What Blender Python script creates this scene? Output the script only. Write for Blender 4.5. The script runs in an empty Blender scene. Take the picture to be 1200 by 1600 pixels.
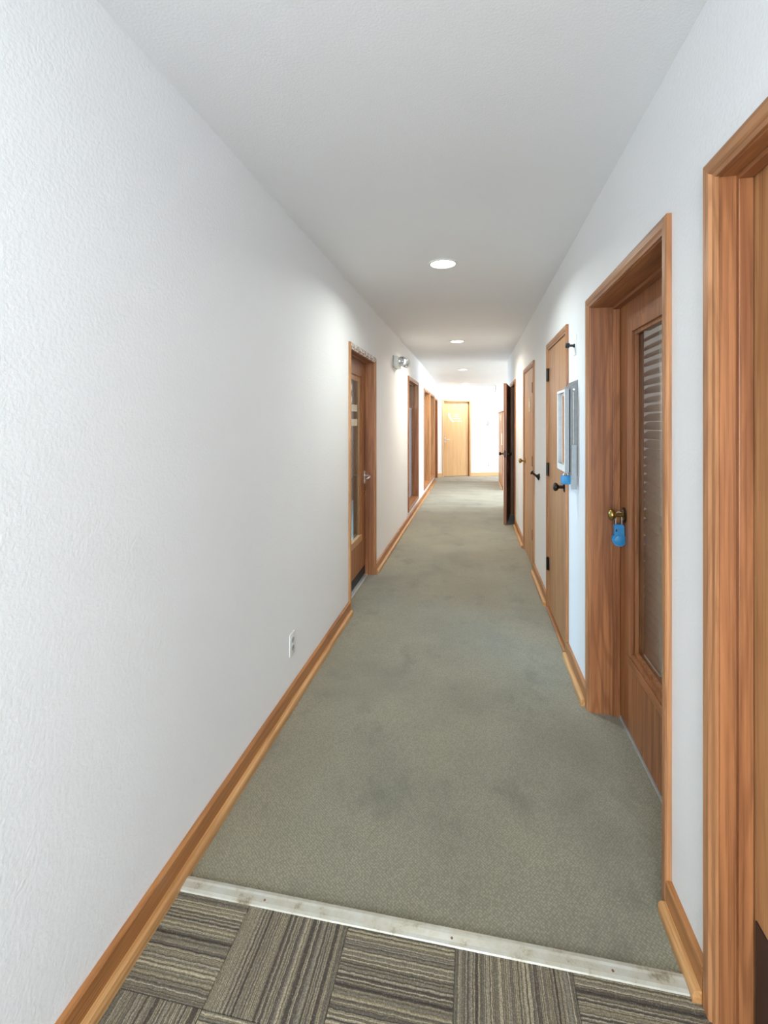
import bpy, bmesh, math, random
from mathutils import Vector, Matrix
random.seed(7)
R = math.radians
scene = bpy.context.scene
COL = scene.collection

# ------------------------------------------------------------------ camera
F_PX, HORIZON, YAW, EYE = 736.0, 659.0, 10.77, 1.453
cam_d = bpy.data.cameras.new('camera')
cam = bpy.data.objects.new('camera', cam_d)
COL.objects.link(cam)
cam.location = (0, 0, EYE)
cam.rotation_euler = (R(90), 0, R(YAW))
cam_d.sensor_width = 36
cam_d.lens = F_PX / 1600 * 36
cam_d.shift_y = -(800 - HORIZON) / 1600
cam_d.clip_start = 0.02
scene.camera = cam

# ------------------------------------------------------------------ world, view, window light
world = bpy.data.worlds.new('world')
scene.world = world
world.use_nodes = True
wn = world.node_tree
sky = wn.nodes.new('ShaderNodeTexSky')
sky.sky_type = 'HOSEK_WILKIE'
sky.sun_direction = (0.6, 0.3, 0.7)
wn.links.new(sky.outputs[0], wn.nodes['Background'].inputs[0])
wn.nodes['Background'].inputs[1].default_value = 0.5

vs = scene.view_settings
vs.view_transform = 'Standard'
vs.look = 'None'
vs.gamma = 1
vs.use_curve_mapping = False
vs.exposure = 0.78


def area_light(name, loc, rot, sx, sy, energy, color, spread=180, shape='RECTANGLE'):
    d = bpy.data.lights.new(name, 'AREA')
    d.shape = shape
    d.size, d.size_y = sx, sy
    d.energy = energy
    d.color = color
    d.spread = R(spread)
    o = bpy.data.objects.new(name, d)
    o.location = loc
    o.rotation_euler = rot
    COL.objects.link(o)
    return o


COOL = (0.86, 0.94, 1.0)
# daylight lamps: street window behind, and unseen side rooms whose outer walls stay solid
area_light('daylight_back', (-0.18, -3.12, 1.35), (R(90), 0, 0), 1.2, 1.9, 97, (0.83, 0.925, 1.0))
area_light('daylight_right', (3.5, 10.6, 1.65), (0, R(78), 0), 1.4, 4.4, 115, COOL)
area_light('daylight_left', (-3.5, 10.8, 1.5), (0, R(-90), 0), 1.6, 3.6, 70, COOL)
area_light('daylight_office', (-3.6, 5.5, 1.6), (0, R(-80), 0), 1.2, 1.2, 120, (0.36, 0.68, 1.0))
area_light('blind_fill_light', (3.55, 1.4, 1.5), (0, R(90), 0), 1.2, 1.6, 14, (1.0, 0.97, 0.92))  # lamp added in the unseen room so the slatted blind shows

# ------------------------------------------------------------------ layout
AL, AR = -0.928, 0.575            # corridor wall faces
WT = 0.20                         # wall thickness
CEIL = 2.508
Y0, YR, YEND = -3.2, 8.34, 14.2   # back of corridor, end of right wall, end of building
FAR = Vector((AL, 12.45, 0))      # left end of the oblique far wall
FANG = math.atan2(0.70, 1.832)


def ceil_z(s):
    return CEIL if s < 8.4 else CEIL - 0.09 * (s - 8.4) / 4.2


# ------------------------------------------------------------------ materials
MATS = {}


def new_mat(name):
    m = bpy.data.materials.new(name)
    m.use_nodes = True
    nt = m.node_tree
    b = nt.nodes['Principled BSDF']
    MATS[name] = m
    return m, nt, b


def N(nt, t, **kw):
    n = nt.nodes.new(t)
    for k, v in kw.items():
        setattr(n, k, v)
    return n


def ramp(nt, fac, stops, interp='LINEAR'):
    r = N(nt, 'ShaderNodeValToRGB')
    r.color_ramp.interpolation = interp
    e = r.color_ramp.elements
    while len(e) < len(stops):
        e.new(0.5)
    for i, (p, c) in enumerate(stops):
        e[i].position = p
        e[i].color = (c[0], c[1], c[2], 1)
    nt.links.new(fac, r.inputs[0])
    return r.outputs[0]


def coords(nt, scale, rnd=0.0, loc=(0, 0, 0)):
    tc = N(nt, 'ShaderNodeTexCoord')
    mp = N(nt, 'ShaderNodeMapping')
    mp.inputs['Scale'].default_value = scale
    mp.inputs['Location'].default_value = loc
    src = tc.outputs['Object']
    if rnd:
        oi = N(nt, 'ShaderNodeObjectInfo')
        mu = N(nt, 'ShaderNodeMath', operation='MULTIPLY')
        mu.inputs[1].default_value = rnd
        nt.links.new(oi.outputs['Random'], mu.inputs[0])
        ad = N(nt, 'ShaderNodeVectorMath', operation='ADD')
        nt.links.new(src, ad.inputs[0])
        nt.links.new(mu.outputs[0], ad.inputs[1])
        src = ad.outputs[0]
    nt.links.new(src, mp.inputs[0])
    return mp.outputs[0]


def noise(nt, vec, scale, detail=3, rough=0.5, dist=0.0):
    n = N(nt, 'ShaderNodeTexNoise')
    n.inputs['Scale'].default_value = scale
    n.inputs['Detail'].default_value = detail
    n.inputs['Roughness'].default_value = rough
    n.inputs['Distortion'].default_value = dist
    nt.links.new(vec, n.inputs['Vector'])
    return n.outputs[0]


def bump(nt, b, h, strength, dist=0.01):
    bp = N(nt, 'ShaderNodeBump')
    bp.inputs['Strength'].default_value = strength
    bp.inputs['Distance'].default_value = dist
    nt.links.new(h, bp.inputs['Height'])
    nt.links.new(bp.outputs[0], b.inputs['Normal'])


def mix(nt, fac, a, c, mode='MIX'):
    m = N(nt, 'ShaderNodeMix', data_type='RGBA', blend_type=mode)
    if isinstance(fac, float):
        m.inputs[0].default_value = fac
    else:
        nt.links.new(fac, m.inputs[0])
    for i, v in ((6, a), (7, c)):
        if isinstance(v, tuple):
            m.inputs[i].default_value = (*v, 1)
        else:
            nt.links.new(v, m.inputs[i])
    return m.outputs[2]


def paint(name, col, bs=0.25, scale=95):
    m, nt, b = new_mat(name)
    v = coords(nt, (1, 1, 1))
    big = noise(nt, v, 1.3, 2)
    c = ramp(nt, big, [(0.3, tuple(x * 0.975 for x in col)), (0.7, col)])
    # faint grey scuffs
    sc = noise(nt, coords(nt, (1.0, 1.0, 0.5)), 5.5, 4, 0.6)
    scm = ramp(nt, sc, [(0.68, (0, 0, 0)), (0.80, (0.10, 0.10, 0.10))])
    c = mix(nt, scm, c, (0.50, 0.50, 0.50))
    nt.links.new(c, b.inputs['Base Color'])
    b.inputs['Roughness'].default_value = 0.62
    h = noise(nt, v, scale, 4, 0.62)
    bump(nt, b, h, bs, 0.006)
    return m


def wood(name, light, dark, axis='Z', rough=0.42, streak=1.0):
    """oak: long grain along AXIS, pores, slow colour drift"""
    m, nt, b = new_mat(name)
    s = {'X': (0.7, 14, 14), 'Y': (14, 0.7, 14), 'Z': (14, 14, 0.7)}[axis]
    v = coords(nt, s, rnd=7.0)
    g = noise(nt, v, 1.6, 5, 0.6, 0.7)
    mid = tuple((a * 0.6 + c * 0.4) for a, c in zip(light, dark))
    c = ramp(nt, g, [(0.30, dark), (0.46, mid), (0.62, light), (0.85, mid)])
    s3 = {'X': (0.35, 5, 5), 'Y': (5, 0.35, 5), 'Z': (5, 5, 0.35)}[axis]
    g2 = noise(nt, coords(nt, s3, rnd=5.0), 1.1, 2, 0.45)
    mu = N(nt, 'ShaderNodeMath', operation='MULTIPLY')
    mu.inputs[1].default_value = 95.0
    nt.links.new(g2, mu.inputs[0])
    sn = N(nt, 'ShaderNodeMath', operation='SINE')
    nt.links.new(mu.outputs[0], sn.inputs[0])
    cath = ramp(nt, sn.outputs[0], [(0.45, (0, 0, 0)), (0.95, (0.42 * streak,) * 3)])
    c = mix(nt, cath, c, dark)
    s2 = {'X': (1.6, 120, 120), 'Y': (120, 1.6, 120), 'Z': (120, 120, 1.6)}[axis]
    p = noise(nt, coords(nt, s2, rnd=3.0), 1.2, 3, 0.6)
    pm = ramp(nt, p, [(0.34, (0.42 * streak,) * 3), (0.50, (0, 0, 0))])
    c = mix(nt, pm, c, tuple(x * 0.45 for x in dark))
    nt.links.new(c, b.inputs['Base Color'])
    b.inputs['Roughness'].default_value = rough
    bump(nt, b, p, 0.08, 0.003)
    return m


def plain(name, col, rough=0.5, metal=0.0, var=0.06, scale=40):
    m, nt, b = new_mat(name)
    n = noise(nt, coords(nt, (1, 1, 1)), scale, 3)
    c = ramp(nt, n, [(0.3, tuple(x * (1 - var) for x in col)), (0.7, tuple(min(1, x * (1 + var)) for x in col))])
    nt.links.new(c, b.inputs['Base Color'])
    b.inputs['Roughness'].default_value = rough
    b.inputs['Metallic'].default_value = metal
    return m


def glow(name, col, strength):
    m, nt, b = new_mat(name)
    b.inputs['Base Color'].default_value = (*col, 1)
    b.inputs['Emission Color'].default_value = (*col, 1)
    b.inputs['Emission Strength'].default_value = strength
    return m


def pane_mat(name, tint, refl=1.0):
    m, nt, b = new_mat(name)
    out = nt.nodes['Material Output']
    tr = N(nt, 'ShaderNodeBsdfTransparent')
    tr.inputs[0].default_value = (*tint, 1)
    gl = N(nt, 'ShaderNodeBsdfGlossy')
    gl.inputs['Roughness'].default_value = 0.02
    lw = N(nt, 'ShaderNodeLayerWeight')
    lw.inputs[0].default_value = 0.5
    pw = N(nt, 'ShaderNodeMath', operation='POWER')
    pw.inputs[1].default_value = 5.0
    nt.links.new(lw.outputs['Facing'], pw.inputs[0])
    ma = N(nt, 'ShaderNodeMath', operation='MULTIPLY_ADD')
    ma.inputs[1].default_value = 0.96 * refl
    ma.inputs[2].default_value = 0.04 * refl
    nt.links.new(pw.outputs[0], ma.inputs[0])
    mx = N(nt, 'ShaderNodeMixShader')
    nt.links.new(ma.outputs[0], mx.inputs[0])
    nt.links.new(tr.outputs[0], mx.inputs[1])
    nt.links.new(gl.outputs[0], mx.inputs[2])
    nt.links.new(mx.outputs[0], out.inputs[0])
    nt.nodes.remove(b)
    return m


paint('wall_paint', (0.88, 0.885, 0.89), 0.30, 95)
paint('ceiling_paint', (0.84, 0.842, 0.848), 0.20, 150)
OL, OD = (0.43, 0.175, 0.066), (0.20, 0.066, 0.023)
wood('oak_upright', OL, OD, 'Z')
wood('oak_along', OL, OD, 'Y')
wood('oak_across', OL, OD, 'X')
BL, BD = (0.46, 0.20, 0.065), (0.27, 0.095, 0.025)
wood('oak_base', BL, BD, 'Y', 0.38)
wood('oak_shoe', (0.66, 0.37, 0.15), (0.42, 0.19, 0.06), 'Y', 0.38)
wood('oak_base_across', BL, BD, 'X', 0.38)
wood('oak_door', (0.56, 0.29, 0.125), (0.34, 0.145, 0.052), 'Z', 0.40, 0.7)
wood('oak_casing', (0.52, 0.245, 0.105), (0.29, 0.115, 0.042), 'Z')
wood('oak_casing_along', (0.50, 0.235, 0.10), (0.28, 0.11, 0.04), 'Y')
wood('wood_lit', (0.76, 0.49, 0.25), (0.63, 0.38, 0.18), 'Z', 0.4, 0.4)  # far-end wood made paler, the wash of daylight put into its colour
wood('wood_lit_across', (0.76, 0.49, 0.25), (0.63, 0.38, 0.18), 'X', 0.4, 0.4)
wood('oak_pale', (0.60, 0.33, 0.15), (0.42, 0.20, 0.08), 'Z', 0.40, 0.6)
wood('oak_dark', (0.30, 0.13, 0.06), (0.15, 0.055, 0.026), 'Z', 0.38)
plain('kick_plate', (0.030, 0.018, 0.016), 0.45)
plain('dark_bronze', (0.045, 0.035, 0.028), 0.28, 0.85)
plain('brass', (0.42, 0.30, 0.10), 0.20, 0.95)
plain('satin_steel', (0.74, 0.73, 0.71), 0.36, 0.85)
plain('aluminium', (0.72, 0.74, 0.76), 0.35, 0.6)
plain('grey_enamel', (0.20, 0.215, 0.22), 0.42, 0.25)
plain('pale_grey_enamel', (0.29, 0.32, 0.34), 0.40, 0.25)
plain('blue_plastic', (0.025, 0.24, 0.52), 0.45)
plain('white_plastic', (0.80, 0.80, 0.77), 0.40)
plain('grey_plastic', (0.42, 0.43, 0.42), 0.45)
plain('black_plastic', (0.010, 0.011, 0.014), 0.35)
plain('white_vinyl', (0.90, 0.90, 0.88), 0.5)
plain('card', (0.72, 0.66, 0.52), 0.6)
plain('sign_tan', (0.75, 0.55, 0.33), 0.5)
plain('slat_tan', (0.56, 0.50, 0.41), 0.5)
plain('shade_fabric', (0.62, 0.60, 0.62), 0.8)
plain('dark_void', (0.05, 0.045, 0.05), 0.9)
plain('reflector', (0.85, 0.85, 0.85), 0.12, 0.95)
plain('mirror_glass', (0.86, 0.80, 0.76), 0.06, 0.95)
plain('rubber', (0.02, 0.018, 0.017), 0.6)
glow('lamp_cool', (0.90, 1.0, 0.96), 6)
glow('lamp_warm', (1.0, 0.93, 0.74), 5)
pane_mat('glass', (0.93, 0.95, 0.95))
pane_mat('glass_coated', (0.90, 0.90, 0.92), 0.2)


def scuffed():
    m, nt, b = new_mat('oak_scuffed')
    v = coords(nt, (1, 1, 1))
    g = noise(nt, v, 38, 4, 0.65, 0.6)
    f = ramp(nt, g, [(0.44, (0, 0, 0)), (0.52, (1, 1, 1))])
    c = mix(nt, f, (0.30, 0.17, 0.12), (0.72, 0.68, 0.64))
    nt.links.new(c, b.inputs['Base Color'])
    b.inputs['Roughness'].default_value = 0.6


scuffed()


def strip_mat():
    m, nt, b = new_mat('strip_cream')
    v = coords(nt, (1, 1, 1))
    g = noise(nt, v, 16, 5, 0.7)
    c = ramp(nt, g, [(0.30, (0.22, 0.18, 0.12)), (0.43, (0.47, 0.44, 0.35)), (0.62, (0.53, 0.52, 0.46))])
    nt.links.new(c, b.inputs['Base Color'])
    b.inputs['Roughness'].default_value = 0.38
    b.inputs['Metallic'].default_value = 0.15


strip_mat()


def carpet_mat():
    m, nt, b = new_mat('carpet')
    v = coords(nt, (1, 1, 1))
    big = noise(nt, v, 1.7, 4, 0.6)
    base = ramp(nt, big, [(0.32, (0.232, 0.220, 0.155)), (0.48, (0.315, 0.296, 0.210)), (0.66, (0.385, 0.350, 0.243))])
    soil = noise(nt, coords(nt, (1, 0.45, 1), loc=(0.4, 5.3, 0)), 1.1, 3, 0.55)
    base = mix(nt, ramp(nt, soil, [(0.46, (0, 0, 0)), (0.66, (0.65, 0.65, 0.65))]), base, (0.300, 0.245, 0.155))
    st = noise(nt, coords(nt, (1, 0.7, 1), loc=(3.1, 1.2, 0)), 4.2, 5, 0.65)
    stm = ramp(nt, st, [(0.56, (0, 0, 0)), (0.70, (0.55, 0.55, 0.55))])
    base = mix(nt, stm, base, (0.13, 0.125, 0.085))
    # woven loops on the diagonal
    tc = N(nt, 'ShaderNodeTexCoord')
    mp = N(nt, 'ShaderNodeMapping')
    mp.inputs['Rotation'].default_value = (0, 0, R(38))
    nt.links.new(tc.outputs['Object'], mp.inputs[0])
    vo = N(nt, 'ShaderNodeTexVoronoi')
    vo.inputs['Scale'].default_value = 130
    vo.inputs['Randomness'].default_value = 0.45
    nt.links.new(mp.outputs[0], vo.inputs['Vector'])
    lp = ramp(nt, vo.outputs['Distance'], [(0.1, (0, 0, 0)), (0.62, (0.60, 0.60, 0.60))])
    base = mix(nt, lp, base, (0.10, 0.10, 0.07))
    fine = noise(nt, v, 420, 2)
    fm = ramp(nt, fine, [(0.60, (0, 0, 0)), (0.72, (0.35, 0.35, 0.35))])
    base = mix(nt, fm, base, (0.42, 0.40, 0.31))
    nt.links.new(base, b.inputs['Base Color'])
    b.inputs['Roughness'].default_value = 0.95
    b.inputs['Sheen Weight'].default_value = 0.30
    inv = N(nt, 'ShaderNodeMath', operation='SUBTRACT')
    inv.inputs[0].default_value = 1
    nt.links.new(vo.outputs['Distance'], inv.inputs[1])
    bump(nt, b, inv.outputs[0], 0.5, 0.004)


carpet_mat()


def tile_mat():
    """tufted stripes along local Y, widths and colours irregular"""
    m, nt, b = new_mat('striped_pile')
    tc = N(nt, 'ShaderNodeTexCoord')
    oi = N(nt, 'ShaderNodeObjectInfo')
    sp = N(nt, 'ShaderNodeSeparateXYZ')
    nt.links.new(tc.outputs['Object'], sp.inputs[0])
    wob = noise(nt, coords(nt, (1, 1, 1), rnd=9.0), 55, 2)

    def math_(op, a, c):
        n = N(nt, 'ShaderNodeMath', operation=op)
        for i, x in enumerate((a, c)):
            if isinstance(x, (int, float)):
                n.inputs[i].default_value = x
            else:
                nt.links.new(x, n.inputs[i])
        return n.outputs[0]
    x = math_('ADD', sp.outputs[0], math_('MULTIPLY', math_('SUBTRACT', wob, 0.5), 0.006))
    x = math_('ADD', x, math_('MULTIPLY', oi.outputs['Random'], 31.0))

    def oned(scale, detail):
        n = N(nt, 'ShaderNodeTexNoise', noise_dimensions='1D')
        n.inputs['Scale'].default_value = scale
        n.inputs['Detail'].default_value = detail
        nt.links.new(x, n.inputs['W'])
        return n.outputs[0]
    c = ramp(nt, oned(40, 2), [(0.0, (0.060, 0.045, 0.034)), (0.36, (0.19, 0.160, 0.110)), (0.42, (0.36, 0.305, 0.195)),
                               (0.47, (0.17, 0.145, 0.105)), (0.52, (0.46, 0.39, 0.26)), (0.57, (0.27, 0.24, 0.18)),
                               (0.63, (0.10, 0.08, 0.06))], 'CONSTANT')
    ln = N(nt, 'ShaderNodeMath', operation='ABSOLUTE')
    sn = N(nt, 'ShaderNodeMath', operation='SINE')
    nt.links.new(math_('MULTIPLY', x, 300.0), sn.inputs[0])
    nt.links.new(sn.outputs[0], ln.inputs[0])
    row = ramp(nt, ln.outputs[0], [(0.05, (0.55, 0.55, 0.55)), (0.45, (0, 0, 0))])
    c = mix(nt, row, c, (0.06, 0.05, 0.038))
    fz = noise(nt, coords(nt, (1, 1, 1)), 330, 3, 0.7)
    c = mix(nt, ramp(nt, fz, [(0.42, (0.55, 0.55, 0.55)), (0.55, (0, 0, 0))]), c, (0.09, 0.078, 0.06))
    c = mix(nt, ramp(nt, fz, [(0.56, (0, 0, 0)), (0.70, (0.45, 0.45, 0.45))]), c, (0.50, 0.45, 0.36))
    nt.links.new(c, b.inputs['Base Color'])
    b.inputs['Roughness'].default_value = 0.95
    h = math_('ADD', ln.outputs[0], fz)
    bump(nt, b, h, 0.7, 0.004)


tile_mat()

# ------------------------------------------------------------------ mesh builder
ORG = {}


class MB:
    def __init__(self):
        self.bm = bmesh.new()

    def poly(self, verts, faces):
        vv = [self.bm.verts.new(v) for v in verts]
        for f in faces:
            try:
                self.bm.faces.new([vv[i] for i in f])
            except ValueError:
                pass
        return self

    def box(self, x0, x1, y0, y1, z0, z1, bev=0.0):
        x0, x1 = min(x0, x1), max(x0, x1)
        y0, y1 = min(y0, y1), max(y0, y1)
        z0, z1 = min(z0, z1), max(z0, z1)
        t = bmesh.new()
        vs_ = [t.verts.new((x, y, z)) for x in (x0, x1) for y in (y0, y1) for z in (z0, z1)]
        for f in ((0, 1, 3, 2), (4, 6, 7, 5), (0, 4, 5, 1), (2, 3, 7, 6), (0, 2, 6, 4), (1, 5, 7, 3)):
            t.faces.new([vs_[i] for i in f])
        if bev:
            bmesh.ops.bevel(t, geom=list(t.edges), offset=bev, segments=2, profile=0.6, affect='EDGES')
        self.add(t)
        return self

    def add(self, t):
        me = bpy.data.meshes.new('tmp')
        t.to_mesh(me)
        t.free()
        self.bm.from_mesh(me)
        bpy.data.meshes.remove(me)

    def rings(self, rings, cap=True):
        """rings: equal-length closed loops of points joined in order"""
        bm = self.bm
        rr = [[bm.verts.new(p) for p in r] for r in rings]
        n = len(rr[0])
        for a, c in zip(rr, rr[1:]):
            for i in range(n):
                bm.faces.new((a[i], a[(i + 1) % n], c[(i + 1) % n], c[i]))
        if cap:
            bm.faces.new(rr[0][::-1])
            bm.faces.new(rr[-1])
        return self

    def lathe(self, prof, origin, axis, n=24, cap=True):
        """prof: (distance along axis, radius)"""
        ax = Vector(axis).normalized()
        u = ax.orthogonal().normalized()
        w = ax.cross(u)
        o = Vector(origin)
        rings = []
        for d, r in prof:
            rings.append([o + ax * d + (u * math.cos(2 * math.pi * i / n) + w * math.sin(2 * math.pi * i / n)) * max(r, 1e-4)
                          for i in range(n)])
        return self.rings(rings, cap)

    def tube(self, pts, r, n=10):
        pts = [Vector(p) for p in pts]
        rings = []
        up = Vector((0.31, 0.2, 0.93))
        for i, p in enumerate(pts):
            d = (pts[min(i + 1, len(pts) - 1)] - pts[max(i - 1, 0)]).normalized()
            u = d.cross(up).normalized()
            w = d.cross(u)
            rr = r[i] if isinstance(r, (list, tuple)) else r
            rings.append([p + (u * math.cos(2 * math.pi * k / n) + w * math.sin(2 * math.pi * k / n)) * rr for k in range(n)])
        return self.rings(rings)

    def prism(self, poly, axis, lo, hi):
        """poly in the two other axes (cyclic order kept as given), extruded along axis"""
        def P(p, t):
            return {'x': (t, p[0], p[1]), 'y': (p[0], t, p[1]), 'z': (p[0], p[1], t)}[axis]
        return self.rings([[P(p, lo) for p in poly], [P(p, hi) for p in poly]])

    def frame(self, mapf, o, i, v0, v1):
        """a rectangular ring; o,i = (s0,s1,z0,z1) outer and inner; mapf(v,s,z)"""
        def loop(r, v):
            return [mapf(v, r[0], r[2]), mapf(v, r[1], r[2]), mapf(v, r[1], r[3]), mapf(v, r[0], r[3])]
        bm = self.bm
        L = [[bm.verts.new(p) for p in l] for l in (loop(o, v0), loop(i, v0), loop(i, v1), loop(o, v1))]
        for a in range(4):
            A, B = L[a], L[(a + 1) % 4]
            for k in range(4):
                bm.faces.new((A[k], A[(k + 1) % 4], B[(k + 1) % 4], B[k]))
        return self


def obj(name, mb, mat, parent=None, local=False, smooth=False, base=None):
    bm = mb.bm
    bmesh.ops.recalc_face_normals(bm, faces=list(bm.faces))
    off = Vector((0, 0, 0))
    o_loc = Vector((0, 0, 0))
    if parent is not None:
        off = ORG.get(parent.name, Vector((0, 0, 0)))
        if not local:
            for v in bm.verts:
                v.co -= off
    elif not local:
        cs = [v.co for v in bm.verts]
        o_loc = base if base is not None else Vector((sum(c.x for c in cs) / len(cs), sum(c.y for c in cs) / len(cs), min(c.z for c in cs)))
        for v in bm.verts:
            v.co -= o_loc
        off = o_loc
    if smooth:
        for f in bm.faces:
            f.smooth = True
    me = bpy.data.meshes.new(name)
    bm.to_mesh(me)
    bm.free()
    me.materials.append(MATS[mat])
    if smooth:
        try:
            me.set_sharp_from_angle(angle=R(40))
        except Exception:
            pass
    o = bpy.data.objects.new(name, me)
    COL.objects.link(o)
    o.location = o_loc
    if parent is not None:
        o.parent = parent
    ORG[o.name] = off
    return o


def tag(o, label=None, cat=None, group=None, kind=None):
    if label:
        o['label'] = label
    if cat:
        o['category'] = cat
    if group:
        o['group'] = group
    if kind:
        o['kind'] = kind
    return o


def empty(name, loc, rz=0.0):
    o = bpy.data.objects.new(name, None)
    o.empty_display_size = 0.1
    o.location = loc
    o.rotation_euler = (0, 0, rz)
    COL.objects.link(o)
    ORG[o.name] = Vector(loc)
    return o


def struct(o, label):
    return tag(o, label, None, None, 'structure')


ZERO = Vector((0, 0, 0))
# ------------------------------------------------------------------ room shell


def wall_run(name, x0, x1, s0, s1, top, holes, label):
    """solid wall with openings (s0,s1,z0,z1), one mesh built from piers, lintels and aprons"""
    mb = MB()
    cuts = sorted(holes)
    p = s0
    for a, c, z0, z1 in cuts:
        if a > p:
            mb.box(x0, x1, p, a, -0.02, top)
        if z0 > 0.0:
            mb.box(x0, x1, a, c, -0.02, z0)
        mb.box(x0, x1, a, c, z1, top)
        p = c
    mb.box(x0, x1, p, s1, -0.02, top)
    o = obj(name, mb, 'wall_paint', base=ZERO)
    return struct(o, label)


JT = 0.02  # jamb board thickness
D = dict(
    r1=(0.42, 1.25, 2.035), r2=(1.575, 2.503, 2.020), r3=(3.11, 3.825, 2.005), r4=(4.75, 5.57, 1.995), r5=(6.79, 7.62, 1.995),
    l1=(3.49, 4.365, 2.010), l2=(11.44, 12.25, 1.99))
W = dict(w1=(6.745, 7.905, 0.20, 2.065), w2=(8.95, 10.07, 0.20, 2.045), w3=(10.17, 11.26, 0.20, 2.03))


def dh(k):
    a, c, z = D[k]
    return (a - JT, c + JT, 0.0, z + JT)


def wh(k):
    a, c, z0, z1 = W[k]
    return (a - JT, c + JT, z0 - JT, z1 + JT)


TOP = 2.60
wall_run('wall_left', AL - WT, AL, Y0, 12.70, TOP, [dh('l1'), wh('w1'), wh('w2'), wh('w3'), dh('l2')],
         'long white textured corridor wall with one glass door and tall windows')
wall_run('wall_right', AR, AR + WT, Y0, YR, TOP, [dh('r1'), dh('r2'), dh('r3'), dh('r4'), dh('r5')],
         'white corridor wall pierced by a row of oak doors')
struct(obj('wall_right_far', MB().box(0.62, 0.74, 10.30, 11.80, -0.02, 1.655), 'wall_paint', base=ZERO), 'low partition past the open dark door, faced with oak panelling')

# floor: broadloom carpet with shallow ripples where it has come loose, then tiles
mb = MB()
SX = [-3.7, -2.2, AL - WT, AL] + [AL + (AR - AL) * i / 10 for i in range(1, 10)] + [AR, AR + WT, 2.2, 3.7]
SY = [1.335, 2, 3, 4, 5, 6, 7] + [7.2 + i * 0.05 for i in range(110)] + [12.7, 13.4, YEND]


def ripple(x, s):
    if s < 7.4 or s > 12.6:
        return 0.0
    f = min(1, (s - 7.4) / 0.8) * min(1, (12.6 - s) / 0.5)
    g = max(0.0, 1 - abs((x + 0.18) / 0.75) ** 4) if -0.93 < x < 0.58 else 0
    ph = s + 0.04 * math.sin(3 * x + 1.3 * s)
    return 0.0075 * f * g * math.sin(2 * math.pi * ph / 0.40) ** 3


vv = [[mb.bm.verts.new((x, s, ripple(x, s))) for x in SX] for s in SY]
for i in range(len(SY) - 1):
    for j in range(len(SX) - 1):
        mb.bm.faces.new((vv[i][j], vv[i][j + 1], vv[i + 1][j + 1], vv[i + 1][j]))
mb.box(-3.7, 3.7, Y0, YEND, -0.12, -0.02)
floor = struct(obj('floor', mb, 'carpet', smooth=True, base=ZERO), 'worn grey-green woven carpet along the corridor')
mb = MB()
TP = 0.305
XT = [0.256 + TP * k for k in range(-4, 3)]
first = None
tile_mesh = {}
for r in range(0, 13):
    s1 = 1.318 if r == 0 else 1.060 - TP * (r - 1)
    s0 = 1.060 - TP * r
    for k in range(-4, 2):
        x0 = 0.256 + TP * k
        x1 = x0 + TP
        x0c, x1c = max(x0, AL + 0.001), min(x1, AR + 0.10)
        if x1c - x0c < 0.02:
            continue
        turned = (r + k) % 2 == 0       # stripes across the corridor
        w, h = x1c - x0c - 0.0015, s1 - s0 - 0.0015
        if turned:
            w, h = h, w
        key = (round(w, 3), round(h, 3))
        if key not in tile_mesh:
            t = MB().box(-w / 2, w / 2, -h / 2, h / 2, 0, 0.008, 0.0022)
            bmesh.ops.recalc_face_normals(t.bm, faces=list(t.bm.faces))
            me = bpy.data.meshes.new('carpet_tile')
            t.bm.to_mesh(me)
            me.materials.append(MATS['striped_pile'])
            tile_mesh[key] = me
        o = bpy.data.objects.new('carpet_tile', tile_mesh[key])
        COL.objects.link(o)
        o.location = ((x0c + x1c) / 2, (s0 + s1) / 2, -0.006 + random.uniform(0, 0.0008))
        o.rotation_euler = (0, 0, R(90) if turned else 0)
        o.parent = floor
mb.box(-3.7, 3.7, Y0, 1.335, -0.03, -0.006)
o = obj('tile_backing', mb, 'carpet', floor)

mb = MB()
cs = [Y0, 8.4, 12.6, YEND]
for a, c in zip(cs, cs[1:]):
    za, zc = ceil_z(a), ceil_z(c)
    mb.rings([[(-3.9, a, za), (3.9, a, za), (3.9, a, 2.7), (-3.9, a, 2.7)], [(-3.9, c, zc), (3.9, c, zc), (3.9, c, 2.7), (-3.9, c, 2.7)]])
bmesh.ops.remove_doubles(mb.bm, verts=list(mb.bm.verts), dist=1e-4)
struct(obj('ceiling', mb, 'ceiling_paint', base=ZERO), 'flat white ceiling with recessed downlights')

# oblique far wall with its door opening, in its own frame (x along the wall, y into it)
wf = empty('wall_far', FAR, FANG)
struct(wf, 'bright white end wall set at an angle, with a light-washed wood door')
FD = (0.172, 0.868, 1.985)
mb = MB()
mb.box(-0.25, FD[0] - JT, 0, 0.14, -0.02, TOP)
mb.box(FD[1] + JT, 3.4, 0, 0.14, -0.02, TOP)
mb.box(FD[0] - JT, FD[1] + JT, 0, 0.14, FD[2] + JT, TOP)
obj('wall_surface', mb, 'wall_paint', wf, local=True)
obj('baseboard', MB().box(0.0, FD[0] - 0.055, -0.016, 0, 0, 0.095, 0.003), 'wood_lit_across', wf, local=True)
obj('baseboard', MB().box(FD[1] + 0.055, 3.2, -0.016, 0, 0, 0.095, 0.003), 'wood_lit_across', wf, local=True)

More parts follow.
